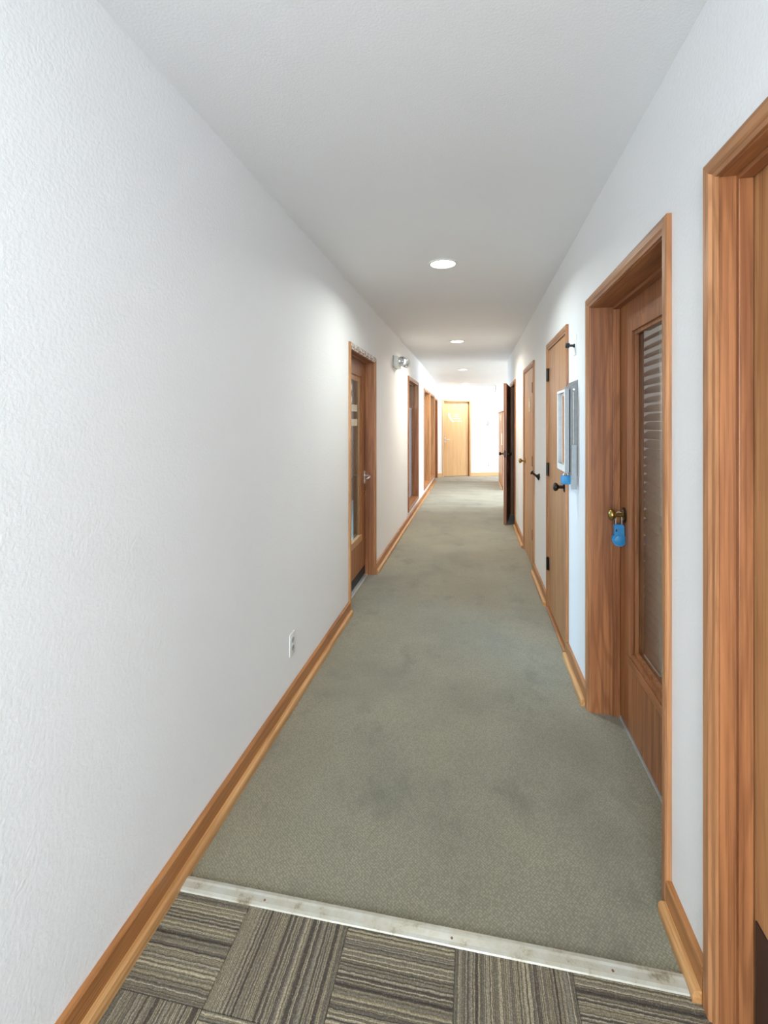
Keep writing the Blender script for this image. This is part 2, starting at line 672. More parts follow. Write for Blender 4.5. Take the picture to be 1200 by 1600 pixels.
# enclosing walls of the side rooms
for nm, b_, lab in (
        ('wall_outer_left', (-3.85, -3.7, Y0, YEND), 'outer wall of the side offices'),
        ('wall_outer_right', (3.7, 3.85, Y0, YEND), 'outer wall of the rooms behind the oak doors'),
        ('wall_end', (-3.85, 3.85, YEND, YEND + 0.15), 'end wall of the building'),
        ('wall_divider_left', (-3.7, AL - WT, 8.45, 8.55), 'unseen partition between the offices, darkened so the glazed door pane looks dark'),  # dark finish made up so the view through the pane stays dark
        ('added_divider_store', (AR + WT, 3.7, 2.93, 3.03), 'unseen partition added to keep the blind lamp out of the next room'),  # added to block the blind lamp from the open doorway
        ('wall_divider_right', (AR + WT, 3.7, YR - 0.12, YR), 'partition beside the bright side passage')):
    struct(obj(nm, MB().box(*b_, -0.02, TOP), 'oak_dark' if nm == 'wall_divider_left' else 'wall_paint', base=ZERO), lab)
mb = MB().box(-3.85, -0.83, Y0 - 0.15, Y0, -0.02, TOP).box(0.47, 3.85, Y0 - 0.15, Y0, -0.02, TOP).box(-0.83, 0.47, Y0 - 0.15, Y0, 2.35, TOP)
mb.box(-0.83, 0.47, Y0 - 0.15, Y0, -0.02, 0.35)
struct(obj('wall_back', mb, 'wall_paint', base=ZERO), 'wall with a street window at the start of the corridor')
mb = MB().frame(lambda v, s, z: (s, Y0 - 0.05 + v, z), (-0.83, 0.47, 0.35, 2.35), (-0.78, 0.42, 0.40, 2.30), 0, 0.05)
wb = struct(obj('window_4', mb, 'oak_upright'), 'street window at the start of the corridor')
obj('pane', MB().box(-0.78, 0.42, Y0 - 0.03, Y0 - 0.025, 0.40, 2.30), 'glass', wb)

for i, (x, y0, y1, z0, z1) in enumerate(((3.66, 8.45, 12.75, 0.95, 2.35), (-3.66, 9.0, 12.6, 0.7, 2.3), (-3.68, 4.9, 6.1, 1.0, 2.2), (3.68, 0.6, 2.2, 0.9, 2.1))):  # frames added around the side-room lamps, the walls behind are solid
    m3 = lambda v, s, z, x=x: (x + (v if x < 0 else -v), s, z)
    w_ = obj('window_%d' % (5 + i), MB().frame(m3, (y0 - 0.06, y1 + 0.06, z0 - 0.06, z1 + 0.06), (y0, y1, z0, z1), -0.02, 0.03), 'oak_upright')
    struct(w_, ('wide unseen window frame added around the passage daylight behind the low partition', 'wide unseen window frame added around the daylight behind the paired tall windows',
                'unseen window frame added around the daylight behind the glazed door with stickers', 'unseen window frame added around the fill lamp behind the slatted blind')[i])

# ------------------------------------------------------------------ baseboards with shoe moulding
BT, BH, SHW, SHH = 0.017, 0.096, 0.021, 0.034


def baseboard(name, side, s0, s1, label, shoe0=0.0, shoe1=0.0):
    w, sg = (AL, 1) if side == 'L' else (AR, -1)
    poly = [(w, 0.0), (w, BH), (w + sg * (BT - 0.004), BH), (w + sg * BT, BH - 0.004), (w + sg * BT, 0)]
    o = obj(name, MB().prism(poly, 'y', s0, s1), 'oak_base')
    struct(o, label)
    x = w + sg * BT
    poly = [(x, 0.0), (x, SHH)]
    for k in range(0, 6):
        t = R(90 - 90 * k / 5)
        poly.append((x + sg * (SHW - 0.012 + 0.012 * math.cos(t)), SHH - 0.014 + 0.014 * math.sin(t)))
    poly.append((x + sg * SHW, 0))
    obj('shoe_moulding', MB().prism(poly, 'y', s0 + shoe0, s1 - shoe1), 'oak_shoe', o)
    return o


CW = 0.05  # casing width
baseboard('baseboard_left', 'L', Y0, D['l1'][0] - CW, 'oak baseboard under the long bare stretch of white wall')
baseboard('baseboard_left', 'L', D['l1'][1] + CW, D['l2'][0] - CW, 'oak baseboard running below the tall windows')
baseboard('baseboard_right', 'R', D['r1'][1] + CW, D['r2'][0] - CW, 'short oak baseboard between the two deep door frames')
baseboard('baseboard_right', 'R', D['r2'][1] + CW, D['r3'][0] - CW, 'oak baseboard below the grey wall cabinet')
baseboard('baseboard_right', 'R', D['r3'][1] + CW, D['r4'][0] - CW, 'oak baseboard between the two flush closet doors')
baseboard('baseboard_right', 'R', D['r4'][1] + CW, D['r5'][0] - CW, 'oak baseboard next to the open dark door')
baseboard('baseboard_right', 'R', D['r5'][1] + CW, YR, 'oak baseboard at the end of the right wall')
o = obj('baseboard_far', MB().box(0.602, 0.62, 10.30, 11.80, 0, 0.096, 0.003), 'oak_base')
struct(o, 'pale baseboard below the wood panelling')
obj('shoe_moulding', MB().box(0.582, 0.602, 10.30, 11.80, 0, 0.03, 0.006), 'oak_shoe', o)

# ------------------------------------------------------------------ doors and windows


def mapper(side):
    if side == 'L':
        return lambda v, s, z: (AL - v, s, z)
    if side == 'R':
        return lambda v, s, z: (AR + v, s, z)
    return lambda v, s, z: (s, v, z)          # far wall, local


PROF = [(0.004, 0.0), (0.004, -0.008), (0.014, -0.010), (0.020, -0.016), (0.044, -0.017), (CW, -0.014), (CW, 0.0)]


def casing_leg(M, s_in, out, zt, zb=0.0, mitre_bottom=False):
    """out=+1: casing lies at s > s_in"""
    lo = [M(v, s_in + out * d, (zb - d) if mitre_bottom else zb) for d, v in PROF]
    hi = [M(v, s_in + out * d, zt + d) for d, v in PROF]
    return MB().rings([lo, hi])


def casing_head(M, s0, s1, zt, up=1):
    a = [M(v, s0 - d, zt + up * d) for d, v in PROF]
    b_ = [M(v, s1 + d, zt + up * d) for d, v in PROF]
    return MB().rings([a, b_])


def bx(M, v0, v1, s0, s1, z0, z1, bev=0.0):
    p, q = M(v0, s0, z0), M(v1, s1, z1)
    return MB().box(p[0], q[0], p[1], q[1], p[2], q[2], bev)


def surround(M, t, s0, s1, zt, depth, local=False, stop_v=None, head_mat=None, along='oak_along', near_mat='oak_casing', z0=0.0, far_mat='oak_casing'):
    """casing, jamb boards and stops, as parts of door T"""
    obj('casing', casing_leg(M, s0, -1, zt, z0), near_mat, t, local)
    obj('casing', casing_leg(M, s1, +1, zt, z0), far_mat, t, local)
    obj('head_casing', casing_head(M, s0, s1, zt), head_mat or ('oak_casing_along' if along == 'oak_along' else along), t, local)
    obj('jamb', bx(M, 0, depth, s0 - JT, s0, z0, zt), 'oak_upright', t, local)
    obj('jamb', bx(M, 0, depth, s1, s1 + JT, z0, zt), 'oak_upright', t, local)
    obj('head_jamb', bx(M, 0, depth, s0 - JT, s1 + JT, zt, zt + JT), along, t, local)
    if stop_v is not None:
        a, c = stop_v
        obj('door_stop', bx(M, a, c, s0, s0 + 0.012, z0, zt - 0.012, 0.002), 'oak_upright', t, local)
        obj('door_stop', bx(M, a, c, s1 - 0.012, s1, z0, zt - 0.012, 0.002), 'oak_upright', t, local)
        obj('head_stop', bx(M, a, c, s0, s1, zt - 0.012, zt, 0.002), along, t, local)


def knob(M, t, s, z, v, mat, sc=1.0, local=False, back=False):
    d = Vector(M(-1, 0, 0)) - Vector(M(0, 0, 0))
    if back:
        d = -d
    pr = [(0, 0.033), (0.004, 0.033), (0.009, 0.026), (0.011, 0.011), (0.034, 0.0105), (0.038, 0.014), (0.044, 0.022), (0.052, 0.0272),
          (0.060, 0.0275), (0.067, 0.023), (0.071, 0.014), (0.0725, 0.004)]
    return obj('knob', MB().lathe([(a * sc, r * sc) for a, r in pr], M(v, s, z), d), mat, t, local, smooth=True)


def hinge(M, t, s, z, v, out, local=False, mat='dark_bronze'):
    """butt hinge: barrel with pin tips plus the leaf plate"""
    p = Vector(M(v - 0.009, s, z - 0.052))
    o = obj('hinge', MB().lathe([(0, 0.004), (0.004, 0.009), (0.10, 0.009), (0.104, 0.004)], p, (0, 0, 1), 12), mat, t, local, smooth=True)
    obj('hinge_leaf', bx(M, v - 0.003, v, s, s + out * 0.028, z - 0.05, z + 0.05), mat, o, local)


# --- door_1: near right, deep frame, slab leaf with a kick plate
M = mapper('R')
a, c, zt = D['r1']
t = struct(empty('door_1', (AR, (a + c) / 2, 0)), 'oak door with dark kick plate in the deep frame by the striped carpet tiles')
surround(M, t, a, c, zt, WT, stop_v=(0.035, 0.066))
leaf = obj('leaf', bx(M, 0.068, 0.108, a + 0.003, c - 0.003, 0.012, zt - 0.003, 0.002), 'oak_door', t)
obj('kick_plate', bx(M, 0.0645, 0.068, a + 0.02, c - 0.020, 0.03, 0.30), 'kick_plate', leaf)
knob(M, leaf, a + 0.075, 0.98, 0.068, 'brass')

# --- door_2: right, glazed leaf set back, blind behind the glass
a, c, zt = D['r2']
t = struct(empty('door_2', (AR, (a + c) / 2, 0)), 'glazed oak door with a slatted blind, set back in a deep frame')
surround(M, t, a, c, zt, WT + 0.02, stop_v=(0.10, 0.133))
g = (1.74, 2.30, 0.40, 1.865)
leaf = obj('leaf', MB().frame(M, (a + 0.003, c - 0.003, 0.014, zt - 0.003), g, 0.135, 0.178), 'oak_upright', t)
obj('glazing_bead', MB().frame(M, (g[0] - 0.045, g[1] + 0.045, g[2] - 0.045, g[3] + 0.045), (g[0] + 0.004, g[1] - 0.004, g[2] + 0.004, g[3] - 0.004), 0.126, 0.1349), 'oak_upright', leaf)
obj('glass_stop', MB().frame(M, (g[0], g[1], g[2], g[3]), (g[0] + 0.02, g[1] - 0.02, g[2] + 0.02, g[3] - 0.02), 0.136, 0.150), 'oak_upright', leaf)
obj('pane', bx(M, 0.152, 0.157, g[0] + 0.001, g[1] - 0.001, g[2] + 0.001, g[3] - 0.001), 'glass', leaf)
obj('sill_bead', bx(M, 0.118, 0.1259, g[0] - 0.05, g[1] + 0.05, g[2] - 0.055, g[2] - 0.02, 0.003), 'oak_along', leaf)
KS2, KZ2 = 2.437, 1.005
k2 = knob(M, leaf, KS2, KZ2, 0.135, 'brass')
obj('rose', MB().lathe([(0, 0.038), (0.004, 0.038), (0.008, 0.033)], M(0.135, KS2, KZ2), (-1, 0, 0)), 'dark_bronze', leaf, smooth=True)
obj('threshold', bx(M, 0.130, 0.19, a, c, -0.004, 0.005), 'aluminium', t)

# --- door_3: flush closet door beside the cabinet
a, c, zt = D['r3']
t = struct(empty('door_3', (AR, (a + c) / 2, 0)), 'flush oak closet door with dark knob, beside the grey cabinet')
surround(M, t, a, c, zt, WT)
leaf = obj('leaf', bx(M, -0.003, 0.037, a + 0.003, c - 0.003, 0.030, zt - 0.003, 0.0015), 'oak_door', t)
knob(M, leaf, a + 0.065, 1.035, -0.003, 'dark_bronze')
for z in (1.815, 1.085, 0.355):
    hinge(M, leaf, c - 0.001, z, -0.004, -1)
obj('threshold', bx(M, -0.022, 0.10, a, c, 0.0, 0.018, 0.004), 'oak_base', t)

# --- door_4: second flush door, small sign
a, c, zt = D['r4']
t = struct(empty('door_4', (AR, (a + c) / 2, 0)), 'pale flush oak door with a small tan sign and brass knob')
surround(M, t, a, c, zt, WT)
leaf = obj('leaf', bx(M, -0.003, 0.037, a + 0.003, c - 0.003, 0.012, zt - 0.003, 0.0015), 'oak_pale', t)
knob(M, leaf, c - 0.07, 1.015, -0.003, 'brass')
for z in (1.785, 1.07, 0.355):
    hinge(M, leaf, a + 0.001, z, -0.004, 1, mat='oak_dark')
sg_ = obj('door_sign', bx(M, -0.009, -0.0031, 5.02, 5.14, 1.555, 1.70, 0.002), 'sign_tan', leaf)
obj('sign_mark', bx(M, -0.0105, -0.009, 5.045, 5.115, 1.60, 1.66), 'white_vinyl', sg_)

# --- door_5: dark door standing ajar into the corridor, hinged on its far side
a, c, zt = D['r5']
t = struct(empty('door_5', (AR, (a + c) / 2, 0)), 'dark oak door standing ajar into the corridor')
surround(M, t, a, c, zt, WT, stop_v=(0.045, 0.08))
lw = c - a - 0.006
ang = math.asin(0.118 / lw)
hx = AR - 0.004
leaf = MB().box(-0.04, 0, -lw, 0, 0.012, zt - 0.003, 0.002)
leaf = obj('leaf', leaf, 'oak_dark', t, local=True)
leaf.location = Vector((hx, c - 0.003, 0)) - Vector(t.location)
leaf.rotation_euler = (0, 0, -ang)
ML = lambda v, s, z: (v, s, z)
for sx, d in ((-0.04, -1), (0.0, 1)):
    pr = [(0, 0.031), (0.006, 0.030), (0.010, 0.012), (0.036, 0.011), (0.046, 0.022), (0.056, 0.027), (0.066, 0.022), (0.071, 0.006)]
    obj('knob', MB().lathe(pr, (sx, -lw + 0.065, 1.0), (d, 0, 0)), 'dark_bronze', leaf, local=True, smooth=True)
obj('latch_plate', MB().box(-0.033, -0.007, -lw - 0.0015, -lw + 0.002, 0.95, 1.05), 'dark_bronze', leaf, local=True)

# --- door_6: left glazed door
M = mapper('L')
a, c, zt = D['l1']
t = struct(empty('door_6', (AL, (a + c) / 2, 0)), 'glazed oak door with stickers on its pane and a silver lever')
surround(M, t, a, c, zt, WT, stop_v=(0.052, 0.083), head_mat='oak_scuffed', near_mat='oak_base_up' if 'oak_base_up' in MATS else 'oak_door')
g = (a + 0.13, 4.225, 0.375, 1.865)
leaf = obj('leaf', MB().frame(M, (a + 0.003, c - 0.003, 0.10, zt - 0.003), g, 0.085, 0.128), 'oak_upright', t)
obj('glass_stop', MB().frame(M, g, (g[0] + 0.045, g[1] - 0.045, g[2] + 0.045, g[3] - 0.045), 0.098, 0.110), 'oak_door', leaf)
obj('pane', bx(M, 0.111, 0.116, g[0] + 0.001, g[1] - 0.001, g[2] + 0.001, g[3] - 0.001), 'glass', leaf)
obj('sill_bead', bx(M, 0.079, 0.110, g[0] - 0.005, g[1] + 0.005, g[2] - 0.012, g[2] + 0.046, 0.004), 'oak_pale', leaf)
obj('door_sweep', bx(M, 0.083, 0.12, a + 0.004, c - 0.004, 0.022, 0.10), 'rubber', leaf)
for s, z in ((3.99, 1.755), (3.99, 1.645)):
    obj('sticker', MB().lathe([(0, 0.040), (0.001, 0.040)], M(0.1105, s - 0.06, z), (1, 0, 0), 20), 'white_vinyl', leaf)
for z, m_ in ((1.575, 'card'), (1.447, 'card')):
    o = obj('sticker', bx(M, 0.1095, 0.1109, 3.86, 4.155, z - 0.03, z + 0.03), m_, leaf)
lev = MB().box(*[q for p in zip(M(0.080, 4.315, 0.87), M(0.085, 4.352, 0.99)) for q in p], 0.003)
lev = obj('lever_plate', lev, 'satin_steel', leaf)
P = [Vector(M(v, s, z)) for v, s, z in ((0.083, 4.332, 0.945), (0.045, 4.332, 0.945), (0.033, 4.325, 0.943), (0.030, 4.305, 0.938), (0.031, 4.26, 0.932), (0.035, 4.215, 0.930))]
obj('lever', MB().tube(P, [0.010, 0.010, 0.010, 0.0095, 0.009, 0.008]), 'satin_steel', leaf, smooth=True)
obj('lock_cylinder', MB().lathe([(0, 0.014), (0.008, 0.013), (0.010, 0.008)], M(0.085, 4.332, 0.80), (1, 0, 0), 16), 'brass', leaf, smooth=True)
obj('threshold', bx(M, 0.055, 0.16, a, c, 0.0, 0.012, 0.003), 'aluminium', t)

# --- door_7: left, past the tall windows
a, c, zt = D['l2']
t = struct(empty('door_7', (AL, (a + c) / 2, 0)), 'oak door frame past the paired tall windows, against the end wall')
surround(M, t, a, c, zt, WT, stop_v=(0.05, 0.08), far_mat='oak_door', near_mat='oak_door')
leaf = obj('leaf', bx(M, 0.085, 0.125, a + 0.003, c - 0.003, 0.012, zt - 0.003, 0.002), 'oak_door', t)
knob(M, leaf, a + 0.07, 1.0, 0.085, 'brass')


def tall_window(name, k, label, pane_v, along='oak_along', up='oak_upright', glass='glass'):
    a, c, z0, z1 = W[k]
    t = struct(empty(name, (AL, (a + c) / 2, z0)), label)
    obj('casing', casing_leg(M, a, -1, z1, z0, True), up, t)
    obj('casing', casing_leg(M, c, +1, z1, z0, True), up, t)
    obj('head_casing', casing_head(M, a, c, z1), along, t)
    obj('bottom_casing', casing_head(M, a, c, z0, -1), along, t)
    obj('jamb', bx(M, 0, WT, a - JT, a, z0, z1), up, t)
    obj('jamb', bx(M, 0, WT, c, c + JT, z0, z1), up, t)
    obj('head_jamb', bx(M, 0, WT, a - JT, c + JT, z1, z1 + JT), along, t)
    obj('window_sill', bx(M, 0, WT, a - JT, c + JT, z0 - JT, z0), 'oak_base', t)
    obj('glass_stop', MB().frame(M, (a, c, z0, z1), (a + 0.014, c - 0.014, z0 + 0.014, z1 - 0.014), pane_v - 0.014, pane_v), up, t)
    obj('pane', bx(M, pane_v, pane_v + 0.005, a + 0.001, c - 0.001, z0 + 0.001, z1 - 0.001), glass, t)
    return t


tall_window('window_1', 'w1', 'single tall oak window with a grey shade behind the glass', 0.080, glass='glass_coated')
tall_window('window_2', 'w2', 'tall oak window next to the single window with a shade', 0.12, up='oak_door')
tall_window('window_3', 'w3', 'tall oak window beside the last door on that wall', 0.12, up='oak_door')
sh = empty('window_shade', M(0.108, 7.33, 0.21))
tag(sh, 'grey fabric shade covering the lower part of the single tall window', 'shade')
# gently pleated cloth
mb = MB()
n = 36
pts0, pts1 = [], []
for i in range(n + 1):
    s = 6.76 + (7.89 - 6.76) * i / n
    v = 0.104 + 0.008 * math.sin(i * 1.7)
    pts0.append((v, s))
lo = [M(v, s, 0.212) for v, s in pts0] + [M(v + 0.004, s, 0.212) for v, s in reversed(pts0)]
hi = [M(v, s, 1.655) for v, s in pts0] + [M(v + 0.004, s, 1.655) for v, s in reversed(pts0)]
mb.rings([lo, hi])
obj('cloth', mb, 'shade_fabric', sh, smooth=True)
obj('rail', bx(M, 0.094, 0.119, 6.755, 7.895, 1.655, 1.68, 0.004), 'white_plastic', sh)

# --- door_8 in the far wall
M8 = mapper('F')
a, c, zt = FD
t = empty('door_8', FAR, FANG)
struct(t, 'light-washed wood door with white lettering in the end wall')
surround(M8, t, a, c, zt, 0.14, local=True, along='oak_across', near_mat='wood_lit', far_mat='wood_lit', head_mat='wood_lit_across')
leaf = obj('leaf', bx(M8, 0.055, 0.095, a + 0.003, c - 0.003, 0.01, zt - 0.003, 0.002), 'wood_lit', t, local=True)
obj('lever_plate', bx(M8, 0.050, 0.055, 0.200, 0.235, 0.90, 1.05, 0.002), 'satin_steel', leaf, local=True)
obj('lever', MB().tube([(0.217, 0.052, 0.985), (0.217, 0.012, 0.985), (0.222, 0.000, 0.985), (0.245, -0.004, 0.983), (0.33, 0.0, 0.975)], [0.011, 0.011, 0.011, 0.012, 0.010]), 'white_plastic', leaf, local=True, smooth=True)
obj('lock_cylinder', MB().lathe([(0, 0.016), (0.01, 0.015)], (0.217, 0.055, 1.10), (0, -1, 0), 16), 'satin_steel', leaf, local=True)
# emblem: leaning swoosh of two pointed lobes, then four lines of lettering too small to read
sw = [(0.335, 1.700), (0.305, 1.655), (0.312, 1.600), (0.345, 1.555), (0.372, 1.500), (0.415, 1.452), (0.438, 1.430), (0.440, 1.475),
      (0.420, 1.515), (0.395, 1.535), (0.388, 1.565), (0.362, 1.590), (0.352, 1.615), (0.372, 1.635)]
obj('emblem', MB().prism(sw, 'y', 0.0530, 0.0549), 'white_vinyl', leaf, local=True)
for row, (z, x0, x1) in enumerate(((1.645, 0.47, 0.60), (1.592, 0.44, 0.63), (1.535, 0.45, 0.64), (1.472, 0.45, 0.69))):
    x = x0
    mb = MB()
    rr = random.Random(row)
    while x < x1:
        wdt = rr.uniform(0.012, 0.020)
        mb.box(x, x + wdt, 0.0535, 0.0549, z - 0.009, z + (0.012 if rr.random() < 0.3 else 0.009))
        x += wdt + rr.choice((0.004, 0.004, 0.014))
    o = obj('lettering', mb, 'white_vinyl', leaf, local=True)
    o['kind'] = 'stuff'

# ------------------------------------------------------------------ wood panelling on the far right wall
panel = obj('trim_1', MB().box(0.600, 0.6199, 10.30, 11.795, 0.097, 1.655, 0.003), 'oak_door')
struct(panel, 'shoulder-high oak panelling on the low partition past the open dark door')
obj('cap_rail', MB().box(0.588, 0.755, 10.28, 11.82, 1.655, 1.685, 0.004), 'oak_along', panel)
o = obj('paper_notice', MB().box(0.5965, 0.5998, 10.36, 10.62, 0.95, 1.20), 'white_vinyl')
tag(o, 'white paper sheet on the wood panelling past the open door', 'notice')
o = obj('paper_notice', MB().box(0.5965, 0.5998, 10.72, 11.0, 1.48, 1.60), 'card')
tag(o, 'small cream card at the top of the wood panelling', 'notice')

# ------------------------------------------------------------------ threshold strip
mb = MB()
poly = [(1.312, 0.0022), (1.314, 0.006), (1.322, 0.0085), (1.340, 0.009), (1.346, 0.0105), (1.356, 0.009), (1.359, 0.0005)]
mb.prism(poly, 'x', AL + BT + SHW, AR - BT - SHW)
t = obj('threshold_strip', mb, 'strip_cream', base=Vector((-0.18, 1.335, 0)))
tag(t, 'stained cream metal strip joining striped carpet tiles to green carpet', 'floor strip')
for x in (-0.62, -0.06, 0.36):
    obj('screw', MB().lathe([(0, 0.0038), (0.0012, 0.003)], (x, 1.330, 0.0087), (0, 0, 1), 10), 'oak_dark', t)

# ------------------------------------------------------------------ recessed ceiling lights
SPOTS = [(-0.205, 0.06, 'lamp_cool', 2.6), (-0.201, 3.16, 'lamp_cool', 7.4), (-0.212, 6.24, 'lamp_warm', 15.5), (-0.212, 9.45, 'lamp_warm', 21), (-0.215, 12.25, 'lamp_warm', 10)]
LAB = ['recessed ceiling downlight at the start of the corridor', 'cool white recessed downlight between the glazed doors',
       'warm recessed downlight near the emergency light', 'warm recessed downlight above the tall windows', 'dim recessed downlight close to the end wall']
for (x, s, m_, e), lab in zip(SPOTS, LAB):
    z = ceil_z(s)
    t = empty('ceiling_downlight', (x, s, z))
    tag(t, lab, 'ceiling light', 'recessed downlights along the corridor ceiling')
    ring = MB().lathe([(0.0, 0.079), (0.0, 0.100), (0.003, 0.099), (0.006, 0.094), (0.006, 0.082), (0.0, 0.079)], (x, s, z - 0.0005), (0, 0, -1), 40, cap=False)
    obj('trim_ring', ring, 'white_plastic', t, smooth=True)
    obj('lens', MB().lathe([(0, 0.080), (0.002, 0.080), (0.004, 0.055), (0.005, 0.01)], (x, s, z - 0.0005), (0, 0, -1), 40), m_, t, smooth=True)
    if s < 4:
        obj('bulb_tip', MB().lathe([(0, 0.010), (0.010, 0.009), (0.016, 0.005), (0.018, 0.001)], (x + 0.005, s - 0.06, z - 0.003), (0, 0, -1), 16), m_, t, smooth=True)
    L = area_light('downlight', (x, s, z - 0.022), (0, 0, 0), 0.13, 0.13, e, (0.95, 1.0, 0.95) if m_ == 'lamp_cool' else (1.0, 0.93, 0.80) if s < 8 else (1.0, 0.97, 0.91), 158, 'DISK')

# ------------------------------------------------------------------ emergency light
sE, zE = 5.46, 2.165
t = empty('emergency_light', (AL, sE + 0.10, zE - 0.07))
tag(t, 'white twin-head emergency light high on the left wall', 'emergency light')
obj('housing', MB().box(AL, AL + 0.062, sE - 0.02, sE + 0.24, zE - 0.068, zE + 0.062, 0.008), 'white_plastic', t, smooth=True)
obj('back_plate', MB().box(AL - 0.001, AL + 0.012, sE - 0.03, sE + 0.25, zE - 0.072, zE + 0.066, 0.003), 'grey_plastic', t)
for k, (ds, dz, ax) in enumerate(((0.05, 0.005, (0.35, -1.0, -0.15)), (0.19, 0.0, (0.75, -0.85, -0.2)))):
    axv = Vector(ax).normalized()
    p = Vector((AL + 0.092 + 0.02 * k, sE + ds, zE + dz))
    h = obj('lamp_head', MB().lathe([(-0.045, 0.022), (-0.035, 0.038), (-0.005, 0.054), (0.022, 0.060), (0.026, 0.060), (0.026, 0.054), (0.004, 0.046), (-0.02, 0.024), (-0.026, 0.004)], p, axv, 28, cap=False), 'white_plastic', t, smooth=True)
    obj('reflector', MB().lathe([(0.020, 0.0535), (0.004, 0.045), (-0.018, 0.024), (-0.023, 0.004)], p + axv * 0.001, axv, 28, cap=False), 'reflector', h, smooth=True)
    obj('bulb', MB().lathe([(-0.022, 0.006), (-0.004, 0.013), (0.006, 0.012), (0.012, 0.004)], p, axv, 14), 'reflector', h, smooth=True)
    obj('lamp_cover', MB().lathe([(0.026, 0.053), (0.031, 0.045), (0.034, 0.02), (0.035, 0.002)], p, axv, 28, cap=False), 'glass', h, smooth=True)
    obj('swivel', MB().tube([p - axv * 0.03, Vector((AL + 0.06, sE + ds + 0.01, zE - 0.03))], 0.011), 'white_plastic', t, smooth=True)
obj('test_button', MB().lathe([(0, 0.007), (0.006, 0.006)], (AL + 0.062, sE + 0.11, zE - 0.052), (1, 0, 0), 12), 'grey_plastic', t)

# ------------------------------------------------------------------ outlets


def outlet(parent_loc, rz, label):
    t = empty('power_outlet', parent_loc, rz)
    tag(t, label, 'outlet', 'duplex wall outlets')
    obj('cover_plate', MB().box(-0.035, 0.035, -0.006, 0, -0.057, 0.057, 0.0025), 'white_plastic', t, local=True, smooth=True)
    for dz in (0.021, -0.021):
        pl = [(0.0165 * math.cos(R(q)) if abs(math.cos(R(q))) < 0.9 else 0.0148 * (1 if math.cos(R(q)) > 0 else -1), dz + 0.0145 * math.sin(R(q))) for q in range(0, 360, 20)]
        f = obj('receptacle', MB().prism(pl, 'y', -0.0085, -0.0058), 'grey_plastic', t, local=True)
        for dx in (-0.006, 0.006):
            obj('slot', MB().box(dx - 0.001, dx + 0.001, -0.009, -0.0084, dz - 0.001, dz + 0.007), 'black_plastic', f, local=True)
    obj('screw', MB().lathe([(0, 0.0035), (0.001, 0.003)], (0, -0.006, 0), (0, -1, 0), 10), 'satin_steel', t, local=True)


outlet((AL, 2.312, 0.302), R(90), 'white duplex outlet low on the long bare wall')
fx = lambda u, v=0, z=0: FAR + Vector((u * math.cos(FANG) - v * math.sin(FANG), u * math.sin(FANG) + v * math.cos(FANG), z))
outlet(fx(1.414, 0, 0.305), FANG, 'white duplex outlet low on the end wall')

# ------------------------------------------------------------------ far wall control box and ceiling stub
t = empty('wall_control', fx(1.46, 0, 1.35), FANG)
tag(t, 'white control box with a grey side panel on the end wall', 'wall control')
obj('housing', MB().box(-0.105, 0.105, -0.045, 0, 0, 0.135, 0.006), 'white_plastic', t, local=True)
obj('side_panel', MB().box(-0.100, -0.045, -0.050, -0.045, 0.008, 0.127, 0.002), 'grey_plastic', t, local=True)
obj('dial_cover', MB().box(-0.035, 0.09, -0.052, -0.045, 0.03, 0.115, 0.003), 'white_vinyl', t, local=True)
p = fx(1.47, -0.35, 0)
zc = ceil_z(p.y)
t = empty('ceiling_sensor', (p.x, p.y, zc))
tag(t, 'white sensor hanging from the ceiling on a short stem near the end wall', 'sensor')
obj('canopy', MB().lathe([(0, 0.05), (0.012, 0.048), (0.018, 0.02)], (p.x, p.y, zc), (0, 0, -1), 20), 'white_plastic', t, smooth=True)
obj('stem', MB().lathe([(0.010, 0.011), (0.13, 0.011)], (p.x, p.y, zc), (0, 0, -1), 14), 'grey_plastic', t, smooth=True)
obj('head', MB().lathe([(0.125, 0.018), (0.135, 0.026), (0.185, 0.026), (0.20, 0.016), (0.203, 0.002)], (p.x, p.y, zc), (0, 0, -1), 18), 'white_plastic', t, smooth=True)

# ------------------------------------------------------------------ grey cabinet on the right wall
c0, c1 = 2.80, 3.045          # along the wall
t = empty('wall_cabinet', (AR, (c0 + c1) / 2, 1.15))
tag(t, 'slim grey metal wall cabinet with sloped top and mirrored front', 'cabinet')
xf = AR - 0.040
poly = [(AR, 1.150), (xf, 1.150), (xf, 1.645), (AR, 1.690)]
obj('body', MB().prism(poly, 'y', c0, c1), 'grey_enamel', t)
dr = obj('door', MB().frame(lambda v, s, z: (xf - 0.008 - v, s, z), (c0 - 0.002, c1, 1.165, 1.640), (c0 + 0.014, c1 - 0.014, 1.200, 1.625), 0.0, 0.020), 'pale_grey_enamel', t)
obj('door_rim', MB().frame(lambda v, s, z: (xf - 0.0281 - v, s, z), (c0 + 0.002, c1 - 0.004, 1.169, 1.636), (c0 + 0.016, c1 - 0.018, 1.204, 1.622), 0.0, 0.003), 'white_plastic', dr)
obj('mirror_panel', MB().box(xf - 0.017, xf - 0.013, c0 + 0.012, c1 - 0.012, 1.195, 1.63), 'mirror_glass', dr)
obj('gasket', MB().box(xf - 0.008, xf, c0 + 0.006, c1 - 0.006, 1.17, 1.635), 'black_plastic', t)
obj('screw', MB().lathe([(0, 0.006), (0.003, 0.005)], (AR - 0.022, c0, 1.635), (0, -1, 0), 12), 'satin_steel', t, smooth=True)
obj('slide_bar', MB().box(AR - 0.036, AR - 0.008, c0 - 0.012, c0 - 0.001, 1.075, 1.325, 0.002), 'pale_grey_enamel', t)
obj('rod', MB().tube([(AR - 0.026, c0 - 0.006, 1.32), (AR - 0.026, c0 - 0.006, 1.62)], 0.003, 8), 'satin_steel', t, smooth=True)

# ------------------------------------------------------------------ blue key lock boxes


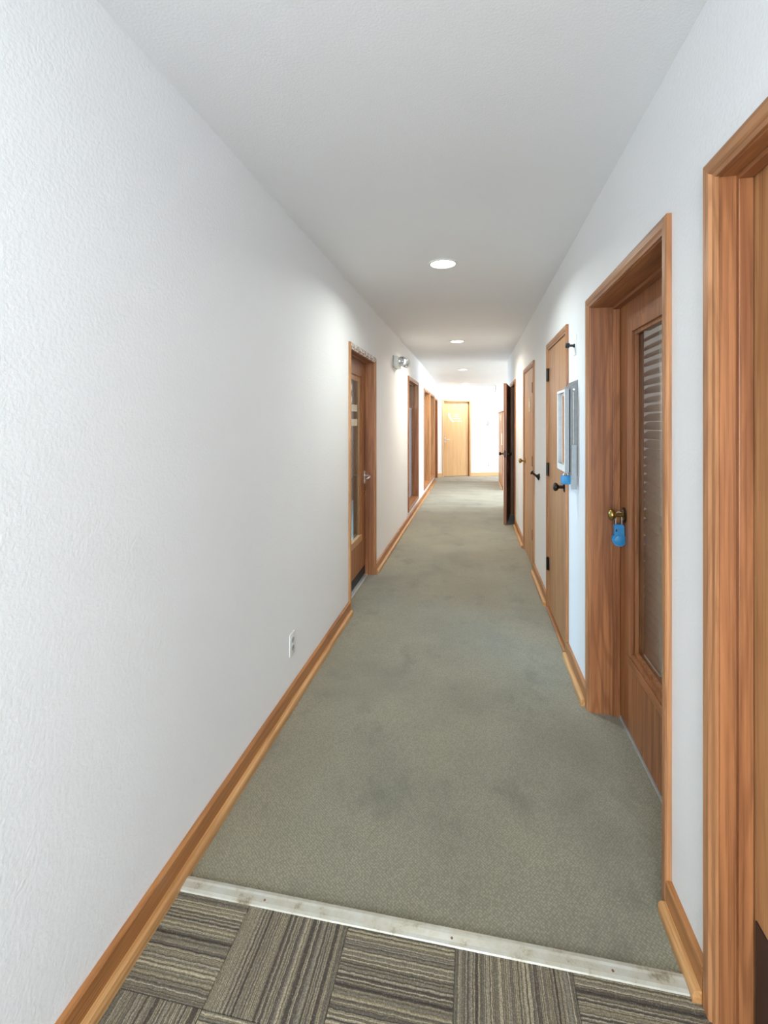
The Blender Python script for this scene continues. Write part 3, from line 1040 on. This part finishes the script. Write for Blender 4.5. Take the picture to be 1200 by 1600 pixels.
def lock_box(loc, label, sc=1.0, stubby=False, turn=0.0):
    """rounded key safe: narrow neck, round dial below, steel shackle above; hangs from loc"""
    t = empty('key_lock_box', loc, turn)
    tag(t, label, 'lock box', 'blue key lock boxes')
    if stubby:
        obj('body', MB().box(-0.026, 0.026, -0.014, 0.014, -0.062, -0.012, 0.005), 'blue_plastic', t, local=True, smooth=True)
        top = -0.014
        hw = 0.012
        pts = [(-hw, 0, top), (-hw, 0, -0.004), (-hw * 0.6, 0, 0.002), (0, 0, 0.004), (hw * 0.6, 0, 0.002), (hw, 0, -0.004), (hw, 0, top)]
    else:
        pl = [(-0.021, -0.050), (-0.022, -0.098)]
        for q in range(0, 13):
            an = R(152 + (388 - 152) * q / 12)
            pl.append((0.031 * math.cos(an), -0.118 + 0.031 * math.sin(an)))
        pl += [(0.022, -0.098), (0.021, -0.050), (0.016, -0.044), (-0.016, -0.044)]
        mb = MB().prism(pl, 'y', -0.015, 0.015)
        obj('body', mb, 'blue_plastic', t, local=True)
        obj('dial', MB().lathe([(0, 0.024), (0.004, 0.024), (0.006, 0.021)], (0, -0.015, -0.118), (0, -1, 0), 24), 'blue_plastic', t, local=True, smooth=True)
        obj('key_slot', MB().box(-0.0165, -0.0105, -0.0165, -0.0148, -0.078, -0.066), 'black_plastic', t, local=True)
        hw = 0.013
        pts = [(-hw, 0, -0.046), (-hw, 0, 0.0), (-hw * 0.7, 0, 0.011), (0, 0, 0.0155), (hw * 0.7, 0, 0.011), (hw, 0, 0.0), (hw, 0, -0.046)]
    obj('shackle', MB().tube(pts, 0.003, 8), 'satin_steel', t, local=True, smooth=True)
    return t


lock_box((AR + 0.135 - 0.024, KS2, KZ2), 'blue key lock box hanging from the brass knob of the glazed door', turn=R(-4))
lock_box((xf - 0.020, c0 + 0.03, 1.160), 'small blue key lock box hanging under the grey cabinet', stubby=True)

# ------------------------------------------------------------------ small wall hardware
t = empty('wall_hook', (AR, 2.865, 1.89))
tag(t, 'black knob hook on a small white plate above the cabinet', 'hook')
obj('plate', MB().box(AR - 0.004, AR, 2.835, 2.895, 1.835, 1.955, 0.002), 'wall_paint', t)
obj('knob', MB().lathe([(0.0, 0.012), (0.006, 0.011), (0.010, 0.007), (0.028, 0.007), (0.031, 0.015), (0.048, 0.016), (0.052, 0.012)], (AR - 0.003, 2.865, 1.89), (-1, 0, 0.06), 18), 'black_plastic', t, smooth=True)
t = empty('door_bumper', (AR, 4.37, 0.965))
tag(t, 'dark bronze bumper hook on the wall between the two flush doors', 'hook')
obj('rose', MB().lathe([(0, 0.034), (0.005, 0.033), (0.018, 0.019), (0.030, 0.010)], (AR, 4.37, 0.965), (-1, 0, 0.25), 20), 'dark_bronze', t, smooth=True)
obj('stem', MB().tube([(AR - 0.024, 4.37, 0.971), (AR - 0.045, 4.37, 0.985), (AR - 0.060, 4.37, 0.998)], [0.011, 0.009, 0.011], 12), 'dark_bronze', t, smooth=True)
obj('tip', MB().lathe([(0, 0.010), (0.008, 0.022), (0.012, 0.023), (0.022, 0.012)], (AR - 0.054, 4.37, 0.996), (-1, 0, 0.5), 18), 'dark_bronze', t, smooth=True)

# ------------------------------------------------------------------ slatted blind behind the glazed door
bxx = AR + 0.232
t = empty('slatted_blind', (bxx, 2.02, 0.36))
tag(t, 'tan slatted blind hanging behind the glass of the recessed door', 'blind')
n = 36
pitch = (1.885 - 0.40) / n
mb = MB()
prof = []
for q in range(6):
    e = -0.025 + 0.05 * q / 5
    prof.append((e, 0.0035 * (1 - (e / 0.025) ** 2)))
prof += [(e, h - 0.0025) for e, h in reversed(prof)]
ca, sa = math.cos(R(42)), math.sin(R(42))
pl = [(e * ca - h * sa, e * sa + h * ca) for e, h in prof]
mb.rings([[(x, -0.33, z) for x, z in pl], [(x, 0.44, z) for x, z in pl]])
slat = obj('slat', mb, 'slat_tan', t, local=True, smooth=True)
for i in range(n):
    o = slat if i == 0 else slat.copy()
    if i:
        COL.objects.link(o)
        o.parent = t
    o.location = (0, 0, 0.045 + i * pitch)
    o.rotation_euler = (R(random.uniform(-0.5, 0.5)), R(random.uniform(-3, 3)), 0)
obj('head_rail', MB().box(-0.025, 0.025, -0.335, 0.445, 1.53, 1.575, 0.004), 'slat_tan', t, local=True)
obj('bottom_rail', MB().box(-0.022, 0.022, -0.33, 0.44, 0.005, 0.025, 0.004), 'slat_tan', t, local=True)
for y in (-0.19, 0.13):
    obj('cord', MB().tube([(-0.026, y, 0.02), (-0.026, y, 1.54)], 0.0016, 6), 'white_vinyl', t, local=True)
